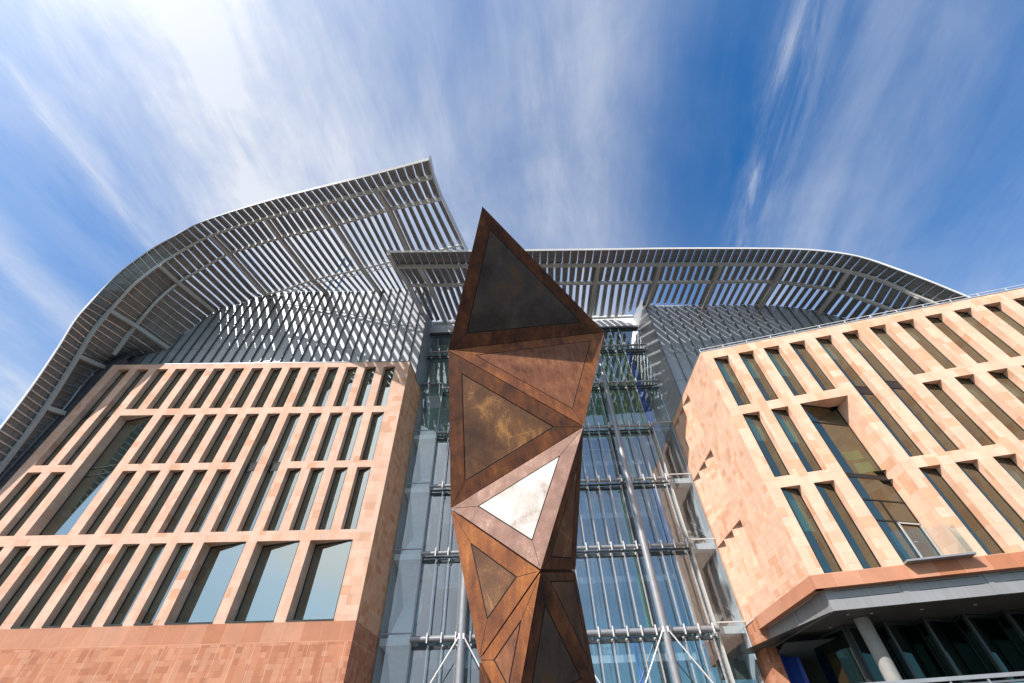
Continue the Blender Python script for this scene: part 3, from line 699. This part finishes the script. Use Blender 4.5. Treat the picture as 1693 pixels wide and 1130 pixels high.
dW = [(0, H((702, 531), WG)), (3.45, H((975, 522), WG)), (3.95, H((1022, 524), WG))]+[(t, H(p, WQ)) for t, p in zip(tt[2:], [(1068, 503.4), (1160.6, 504.8), (1253.5, 504.8), (1303, 507.5), (1353, 516), (1412, 531), (1468, 553)])]
for c in (dF, d1, d2, dW):
    last = c[-1][1]; d = (c[-1][1]-c[-3][1])
    c.append((9.45, last+np.array([d[0]*.8, d[1]*.8, d[2]*1.15]))); c.append((10.45, last+np.array([d[0]*1.4, d[1]*1.4, d[2]*2.5])))
RS = empty('roof_canopy', (12, 22, 26), 'lower louvred roof shell spanning behind the sculpture tip and curving down on the right', 'roof canopy', 'louvred roof shells')
def gapR(k, t):
    f = max(0.0, min(1.0, (9.5-t)/5.0))
    return [.07, .24, .46, .46][min(k, 3)]*(.55+.45*f)
shell(RS, [dF, d1, d2, dW], 0, 10.45, [.45, 1.45, 2.45, 3.45, 4.45, 5.45, 6.45, 7.45, 8.45, 9.45], 8, gapR, (0, 10.45), ribs=(.26, .2))
eb = MB()
for a, b in zip([dF, d1, d2], [d1, d2, dW]): eb.bar(a[0][1]+np.array([.15, 0, -.1]), b[0][1]+np.array([.15, 0, -.1]), .26, .44)
eb.build('end_beam', M['steel_pale'], RS)
PZ = Plane(4, 0); PZ.d = float(np.array([12.45, 25.3, 0]) @ PZ.n); u0 = float(np.array([12.45, 25.3, 0]) @ PZ.u)
def topR(u):
    best = None
    for t in np.arange(4.3, 10.4, .02):
        p = spline(dW, t); d = abs(p @ PZ.u-u)
        if best is None or d < best[0]: best = (d, p[2])
    return best[1]
seam_wall('attic_wall', PZ, (u0, u0+22), topR, 21.6, RB, side=-1, pitch=.86, fin=.12)
w = MB(); w.poly([(12.45, 25.3, 21.6), (12.37, 28.32, 21.6), (12.37, 28.32, 34.9), (12.45, 25.3, 33.9)]); w.build('attic_side', M['zinc'], RB)

# ------------------------------------------------------------------ glass atrium
AT = empty('glass_atrium', (2, 28.3, 0), 'tall glass entrance wall with tubes and cable trusses between the two terracotta wings', 'glass building')
YG = 28.3; X0, X1 = -7.98, 12.34; LV = [7.8, 12.28, 16.78, 21.27, 25.75, 30.2]
XL, XR = -6.1, 10.68
rng = random.Random(3)
cols = np.linspace(X0, X1, 14)
def panes(x0, x1, z0, z1, y):
    g_ = MB(); t = [rng.uniform(-.012, .012) for _ in range(4)]
    g_.poly([(x0+.01, y+t[0], z0+.01), (x1-.01, y+t[1], z0+.01), (x1-.01, y+t[2], z1-.01), (x0+.01, y+t[3], z1-.01)]); g_.build('pane', M['pane_atrium'], AT)
pc = np.linspace(XL, XR, 12)
zr = [3.3]+LV+[33.3]
for a, b in zip(pc, pc[1:]):
    for c, d in zip(zr, zr[1:]): panes(a, b, c, d, YG)
for c, d in zip(zr, zr[1:]):
    if c > 25: panes(X0, XL, c, d, YG)
    if c > 21: panes(XR, X1, c, d, YG)
# side bays: flush glazed stair boxes beside each wing
for side, xa, xb, top in (('left', X0, XL, 26.6), ('right', XR, X1, 21.7)):
    zs = [3.7, 8.16, 12.68, 17.2, 21.7]+([26.6] if side == 'left' else [])
    lab = 'narrow glazed stair bay beside the left wing' if side == 'left' else 'narrow glazed stair bay beside the right wing'
    fr = MB(); y = YG-.35; xe = xb if side == 'left' else xa
    fr.box((xe-.04, y-.06, 0), (xe+.04, y+.35, top)); fr.box((xa, y-.04, top-.08), (xb, y+.35, top))
    for z in zs[:-1]: fr.box((xa, y-.02, z-.04), (xb, y+.03, z+.03))
    fo = fr.build('stair_bay', M['steel_pale'] if side == 'right' else M['steel_mid'], AT); tag(fo, lab)
    for c, d in zip(zs, zs[1:]):
        gq = MB(); t = rng.uniform(-.01, .01); gq.poly([(xa+.02, y, c+.04), (xb-.03, y+t, c+.04), (xb-.03, y+t, d-.05), (xa+.02, y, d-.05)]); gq.build('bay_pane', M['pane_bay'], fo)
        fl = MB(); fl.box((xa+.02, YG+.1, c-.45), (xb, YG+3.5, c-.1)); fl.build('landing', M['interior_pale' if side == 'right' else 'interior_white'], fo)
        st = MB()
        p0, p1 = np.array([(xa+xb)/2, YG+.6, c-.1]), np.array([(xa+xb)/2, YG+3.2, c+2.2])
        st.bar(p0, p1, 1.2, .22); st.bar(p0+np.array([.6, 0, .9]), p1+np.array([.6, 0, .9]), .05, .05); st.bar(p1, p1*np.array([1, 0, 1])+np.array([0, YG+.6, 2.1]), 1.2, .2); st.build('stair_flight', M['concrete' if side == 'right' else 'interior_white'], fo)
# horizontal tubes in pairs, clamps, cable trusses
for i, z in enumerate(LV):
    xa = X0 if z > 26 else XL; xb = X1 if z > 21.5 else XR
    tb = MB(); r = .15 if i == 0 else (.115 if i < 4 else .09)
    tb.tube([(xa, YG-.62, z), (xb, YG-.62, z)], r, 14); o = tb.build('tube', M['steel_mid'], AT)
    tb = MB(); tb.box((xa, YG-.12, z-.36), (xb, YG-.02, z-.22)); tb.box((xa, YG-.1, z-.05), (xb, YG-.03, z+.02)); tb.build('transom', M['steel_dark'], AT)
    x = XR-.35
    while x > xa+.2:
        cl = MB(); cl.obox((x-.03, YG-.86, z-.24), (.06, 0, 0), (0, .10, 0), (0, 0, .48)); cl.obox((x-.03, YG-.8, z-.03), (.06, 0, 0), (0, .75, 0), (0, 0, .07)); cl.obox((x-.045, YG-.2, z-.34), (.09, 0, 0), (0, .15, 0), (0, 0, .14)); cl.build('clamp', M['steel_white'], o); x -= .775
x = XR-.35; nf = 0
lim = [3.3]+LV+[33.0]
while x > XL+.15:
    f = MB()
    for c, d in zip(lim, lim[1:]):
        za, zb = c+.28, d-.28
        for dy in (-.46, -.30): f.tube([(x, YG+dy, za), (x, YG+dy, zb)], .024, 5, cap=False)
        nz = int((zb-za)/.22)
        for k in range(nz):
            z0 = za+(zb-za)*k/nz; z1 = za+(zb-za)*(k+1)/nz
            f.bar((x, YG-.46, z0), (x, YG-.30, z1), .022, .03)
    f.build('cable_truss', M['steel_truss'], AT); x -= .775; nf += 1
    if nf == 21: break
for xcol, ztop in ((-3.27, 28.2), (2.19, 28.2), (7.65, 28.2)):
    w = MB(); w.tube([(xcol, YG-1.0, 0), (xcol, YG-1.0, 16), (xcol, YG-1.0, 26), (xcol, YG-1.0, ztop)], [.21, .21, .17, .07], 20); o = w.build('column', M['steel_mid'], AT)
    w = MB()
    for sx in (-1, 1):
        w.tube([(xcol+.12*sx, YG-1.15, 7.75), (xcol+2.9*sx, YG-1.15, 3.6)], .038, 8); w.box((xcol+.12*sx-.05, YG-1.2, 7.62), (xcol+.12*sx+.05, YG-1.05, 7.88))
    w.build('tie_rod', M['steel_white'], o)
# head beam with sloping lit panels
w = MB(); w.box((X0, YG-.25, 33.35), (X1, YG+.3, 33.75)); w.poly([(X0, YG-.2, 33.75), (X1, YG-.2, 33.75), (X1, YG+.05, 34.95), (X0, YG+.05, 34.95)]); w.box((X0, YG-.12, 34.95), (X1, YG+.4, 35.15)); w.build('head_beam', M['steel_white'], AT)
w = MB(); w.box((X0, YG-.3, 33.05), (X1, YG-.05, 33.2)); w.build('head_rail', M['steel_dark'], AT)
# coloured inner fins, floors and back wall
fins = [(10.95, 21.4, 30.2, .42, 'fin_blue'), (10.35, 21.3, 30.1, .20, 'fin_lime'), (9.75, 12.4, 16.6, .26, 'fin_purple'), (8.0, 7.9, 12.2, .2, 'fin_purple'), (7.2, 7.9, 16.6, .14, 'fin_green'), (7.1, 21.3, 25.7, .2, 'fin_green'), (8.55, 16.8, 30, .12, 'fin_lime'), (7.95, 16.8, 25.7, .09, 'fin_purple'), (9.3, 21.3, 25.6, .10, 'fin_lime'), (6.2, 4, 7.7, .18, 'fin_blue'), (9.1, 3.5, 12.2, .12, 'fin_grey'), (9.9, 3.5, 12.2, .18, 'fin_grey'), (-4.6, 25.8, 33, .10, 'fin_lime'), (-5.4, 25.8, 33, .10, 'fin_green'), (5.6, 25.8, 33.0, .16, 'fin_green'), (9.7, 25.8, 33, .18, 'fin_lime'), (4.6, 16.8, 25.7, .12, 'fin_green')]
for x, z0, z1, wd, mk in fins:
    w = MB(); w.box((x-wd/2, YG+.35, z0), (x+wd/2, YG+.6, z1)); w.build('coloured_fin', M[mk], AT)
for z in LV[:-1]:
    w = MB(); w.box((XL, YG+4.2, z-.5), (XR, YG+9, z-.1)); o = w.build('floor', M['interior_pale'], AT)
    w = MB(); w.poly([(XL, YG+4.15, z-.1), (XR, YG+4.15, z-.1), (XR, YG+4.15, z+1.0), (XL, YG+4.15, z+1.0)]); w.build('floor_balustrade', M['balustrade'], o)
    w = MB(); w.bar((XL, YG+4.15, z+1.0), (XR, YG+4.15, z+1.0), .05, .05)
    for xx in np.arange(XL, XR, 1.5): w.bar((xx, YG+4.15, z-.1), (xx, YG+4.15, z+1), .03, .03)
    w.build('handrail', M['steel_white'], o)
w = MB(); w.poly([(X0, YG+9, 0), (X1, YG+9, 0), (X1, YG+9, 34), (X0, YG+9, 34)]); w.build('back_wall', M['interior_pale'], AT)
w = MB()
for i, z in enumerate(np.arange(21.6, 33.0, .42)):
    for j in range(5):
        x0 = XL-1.6+3.9*j; w.poly([(x0, YG+1.6, z), (x0+3.7, YG+1.6, z), (x0+3.7, YG+1.35, z+.30), (x0, YG+1.35, z+.30)])
w.build('reflection_slats', M['green_backing'], AT)  # added slats; pale green stands in for reflections in the top glass
w = MB(); w.poly([(X0-.02, YG+.05, 0), (X0-.02, YG+9, 0), (X0-.02, YG+9, 34), (X0-.02, YG+.05, 34)]); w.poly([(X1+.02, YG+.05, 0), (X1+.02, YG+9, 0), (X1+.02, YG+9, 34), (X1+.02, YG+.05, 34)]); w.poly([(X0, YG+.4, 33.9), (X1, YG+.4, 33.9), (X1, YG+9, 33.9), (X0, YG+9, 33.9)]); w.build('inner_wall', M['interior_pale'], AT)
for xx in (-5.5, -2.6, 1.5, 5.4, 9.2):
    w = MB(); w.box((xx, YG+6.5, 3.4), (xx+.5, YG+6.9, 33.8)); w.build('inner_pier', M['interior_pale'], AT)

# ------------------------------------------------------------------ sculpture
SC = empty('sculpture', (0, 7.2, 0), 'tall stack of rusty weathered steel tetrahedra standing in front of the glass atrium', 'sculpture')
YP = lambda x, y, d: hit(x, y, (0, d, 0), (0, 1, 0))
Vx = dict(T=YP(797, 340, 4.6), V1=YP(740, 579, 6.3), V2=YP(1000, 549, 7.4), V3=YP(966, 706, 6.6), V4=YP(744, 842, 7.41), V5=YP(894, 944, 6.68), V6=YP(952, 945, 7.6),
          V7=YP(791, 1093, 7.2), V8=YP(848, 1205, 7.0), V9=YP(989, 1140, 7.9), H=YP(880, 625, 8.3), K=YP(880, 1300, 8.3))
Vx['B1'] = np.array([-.55, 7.4, .0]); Vx['B2'] = np.array([.75, 7.1, 0]); Vx['B3'] = np.array([.3, 8.3, 0])
def inset(tri, d, off):
    """triangle moved in by d from each side and off along its normal"""
    P = [np.array(p) for p in tri]; n = np.cross(P[1]-P[0], P[2]-P[0]); n /= np.linalg.norm(n)
    a, b, c = [np.linalg.norm(P[(i+2) % 3]-P[(i+1) % 3]) for i in range(3)]
    I = (P[0]*a+P[1]*b+P[2]*c)/(a+b+c); r = np.linalg.norm(np.cross(P[1]-P[0], P[2]-P[0]))/(a+b+c)
    f = max(.05, 1-d/r); return [I+(p-I)*f+n*off for p in P]
def tetra(keys, faces):
    """faces: {visible face keys: (border, frame material, plate material)}"""
    P = {k: Vx[k] for k in keys}; c = sum(P.values())/4
    gap = .012
    # shrink so that neighbouring blocks leave a dark joint
    def sh(k):
        d = c-P[k]; return P[k]+d/np.linalg.norm(d)*gap*2.0
    S = {k: sh(k) for k in keys}
    body = MB(); vis = []
    mats = [M['rust'], M['rust_warm'], M['rust_sunlit'], M['groove']]
    import itertools
    plates = []
    for f in itertools.combinations(keys, 3):
        tri = [S[k] for k in f]; n = np.cross(tri[1]-tri[0], tri[2]-tri[0])
        if n @ (sum(tri)/3-c) < 0: tri = [tri[0], tri[2], tri[1]]
        spec = next((v for k, v in faces.items() if set(k.split()) == set(f)), (.28, 0, None))
        br, fm, pm = spec
        mid = inset(tri, br, 0); mid2 = inset(tri, br+.018, -.014)
        for i in range(3):
            j = (i+1) % 3
            body.poly([tri[i], tri[j], mid[j], mid[i]], mi=fm)
            body.poly([mid[i], mid[j], mid2[j], mid2[i]], mi=3)
            # mitre weld line at the corners
            nn = np.cross(tri[1]-tri[0], tri[2]-tri[0]); nn /= np.linalg.norm(nn)
            body.bar(tri[i]+(mid[i]-tri[i])*.12+nn*.0005, mid[i]+nn*.0005, .006, .004, up=nn, mi=3)
        if pm is None:
            body.poly(mid2, mi=0)
        else:
            body.poly(mid2, mi=3); plates.append((inset(tri, br+.019, .0), pm))
    o = body.build('tetrahedron_block', mats, SC)
    for tri, pm in plates:
        p = MB(); n = np.cross(tri[1]-tri[0], tri[2]-tri[0]); n /= np.linalg.norm(n)
        lo = [q-n*.010 for q in tri]; p.poly(tri)
        for i in range(3): p.poly([lo[i], lo[(i+1) % 3], tri[(i+1) % 3], tri[i]])
        p.build('inset_plate', M[pm], o)
    return o
tetra(['T', 'V1', 'V2', 'H'], {'T V1 V2': (.30, 0, 'plate_dark')})
tetra(['V1', 'V2', 'V3', 'H'], {'V1 V2 V3': (.27, 1, 'plate_brown')})
tetra(['V1', 'V3', 'V4', 'H'], {'V1 V3 V4': (.27, 0, 'plate_gold')})
tetra(['V3', 'V4', 'V5', 'H'], {'V3 V4 V5': (.27, 2, 'plate_glint')})
tetra(['V3', 'V5', 'V6', 'H'], {'V3 V5 V6': (.16, 0, 'plate_gold')})
tetra(['V4', 'V5', 'V7', 'V6'], {'V4 V5 V7': (.24, 1, 'plate_gold')})
tetra(['V5', 'V7', 'V8', 'V6'], {'V5 V7 V8': (.16, 1, 'plate_brown')})
tetra(['V5', 'V8', 'V9', 'V6'], {'V5 V8 V9': (.17, 0, 'plate_dark'), 'V5 V9 V6': (.11, 0, 'plate_gold')})
tetra(['V8', 'V9', 'V7', 'B1'], {})
tetra(['V8', 'V9', 'B1', 'B2'], {})
tetra(['V9', 'B1', 'B2', 'B3'], {})

# ------------------------------------------------------------------ terrace railing, flue
TR = empty('terrace_railing', (13, 17, 0), 'grey steel rail with glass panels at the lower right corner', 'railing')
PB = Plane(14, 19.5)
w = MB(); w.obox(PB.p(5.5, 3.82, 0), PB.u*16, PB.n*.1, (0, 0, .10)); w.build('handrail', M['steel_mid'], TR)
s = 5.5; w = MB(); w.obox(PB.p(5.5, 3.70, .03), PB.u*16, PB.n*.05, (0, 0, .05)); w.build('top_rail', M['zinc_dark'], TR)
for i in range(16):
    w = MB(); w.obox(PB.p(5.5+1.0*i, 2.6, .02), PB.u*.05, PB.n*.08, (0, 0, 1.25)); w.build('post', M['steel_mid'], TR)
    w = MB(); w.poly([PB.p(5.57+1.0*i, 2.7, .05), PB.p(6.48+1.0*i, 2.7, .05), PB.p(6.48+1.0*i, 3.68, .05), PB.p(5.57+1.0*i, 3.68, .05)]); w.build('panel', M['pane'], TR)
w = MB(); w.obox(PB.p(5.4, 0, -.05), PB.u*16.2, PB.n*.3, (0, 0, 2.6)); w.build('terrace_wall', M['tile_base'], TR)
FL = empty('roof_flue', (-16, 31, 36), 'pale blue pipes seen through the louvres above the left attic wall', 'flue')
for a, b in (((540, 478), (566, 432)), ((553, 482), (577, 436))):
    p, q = hit(*a, (0, 31, 0), (0, 1, 0)), hit(*b, (0, 31, 0), (0, 1, 0)); w = MB(); w.tube([p-(q-p)*.5, q], .22, 12); w.tube([q-np.array([0, 0, .0]), q+(q-p)*.08], .3, 12); w.build('pipe', simple('flue_paint', (.45, .56, .68), .4), FL)
w = MB(); a = hit(533, 474, (0, 31, 0), (0, 1, 0)); b = hit(583, 446, (0, 31, 0), (0, 1, 0)); w.bar(a, b, .12, .12); w.build('bracket', M['steel_white'], FL)
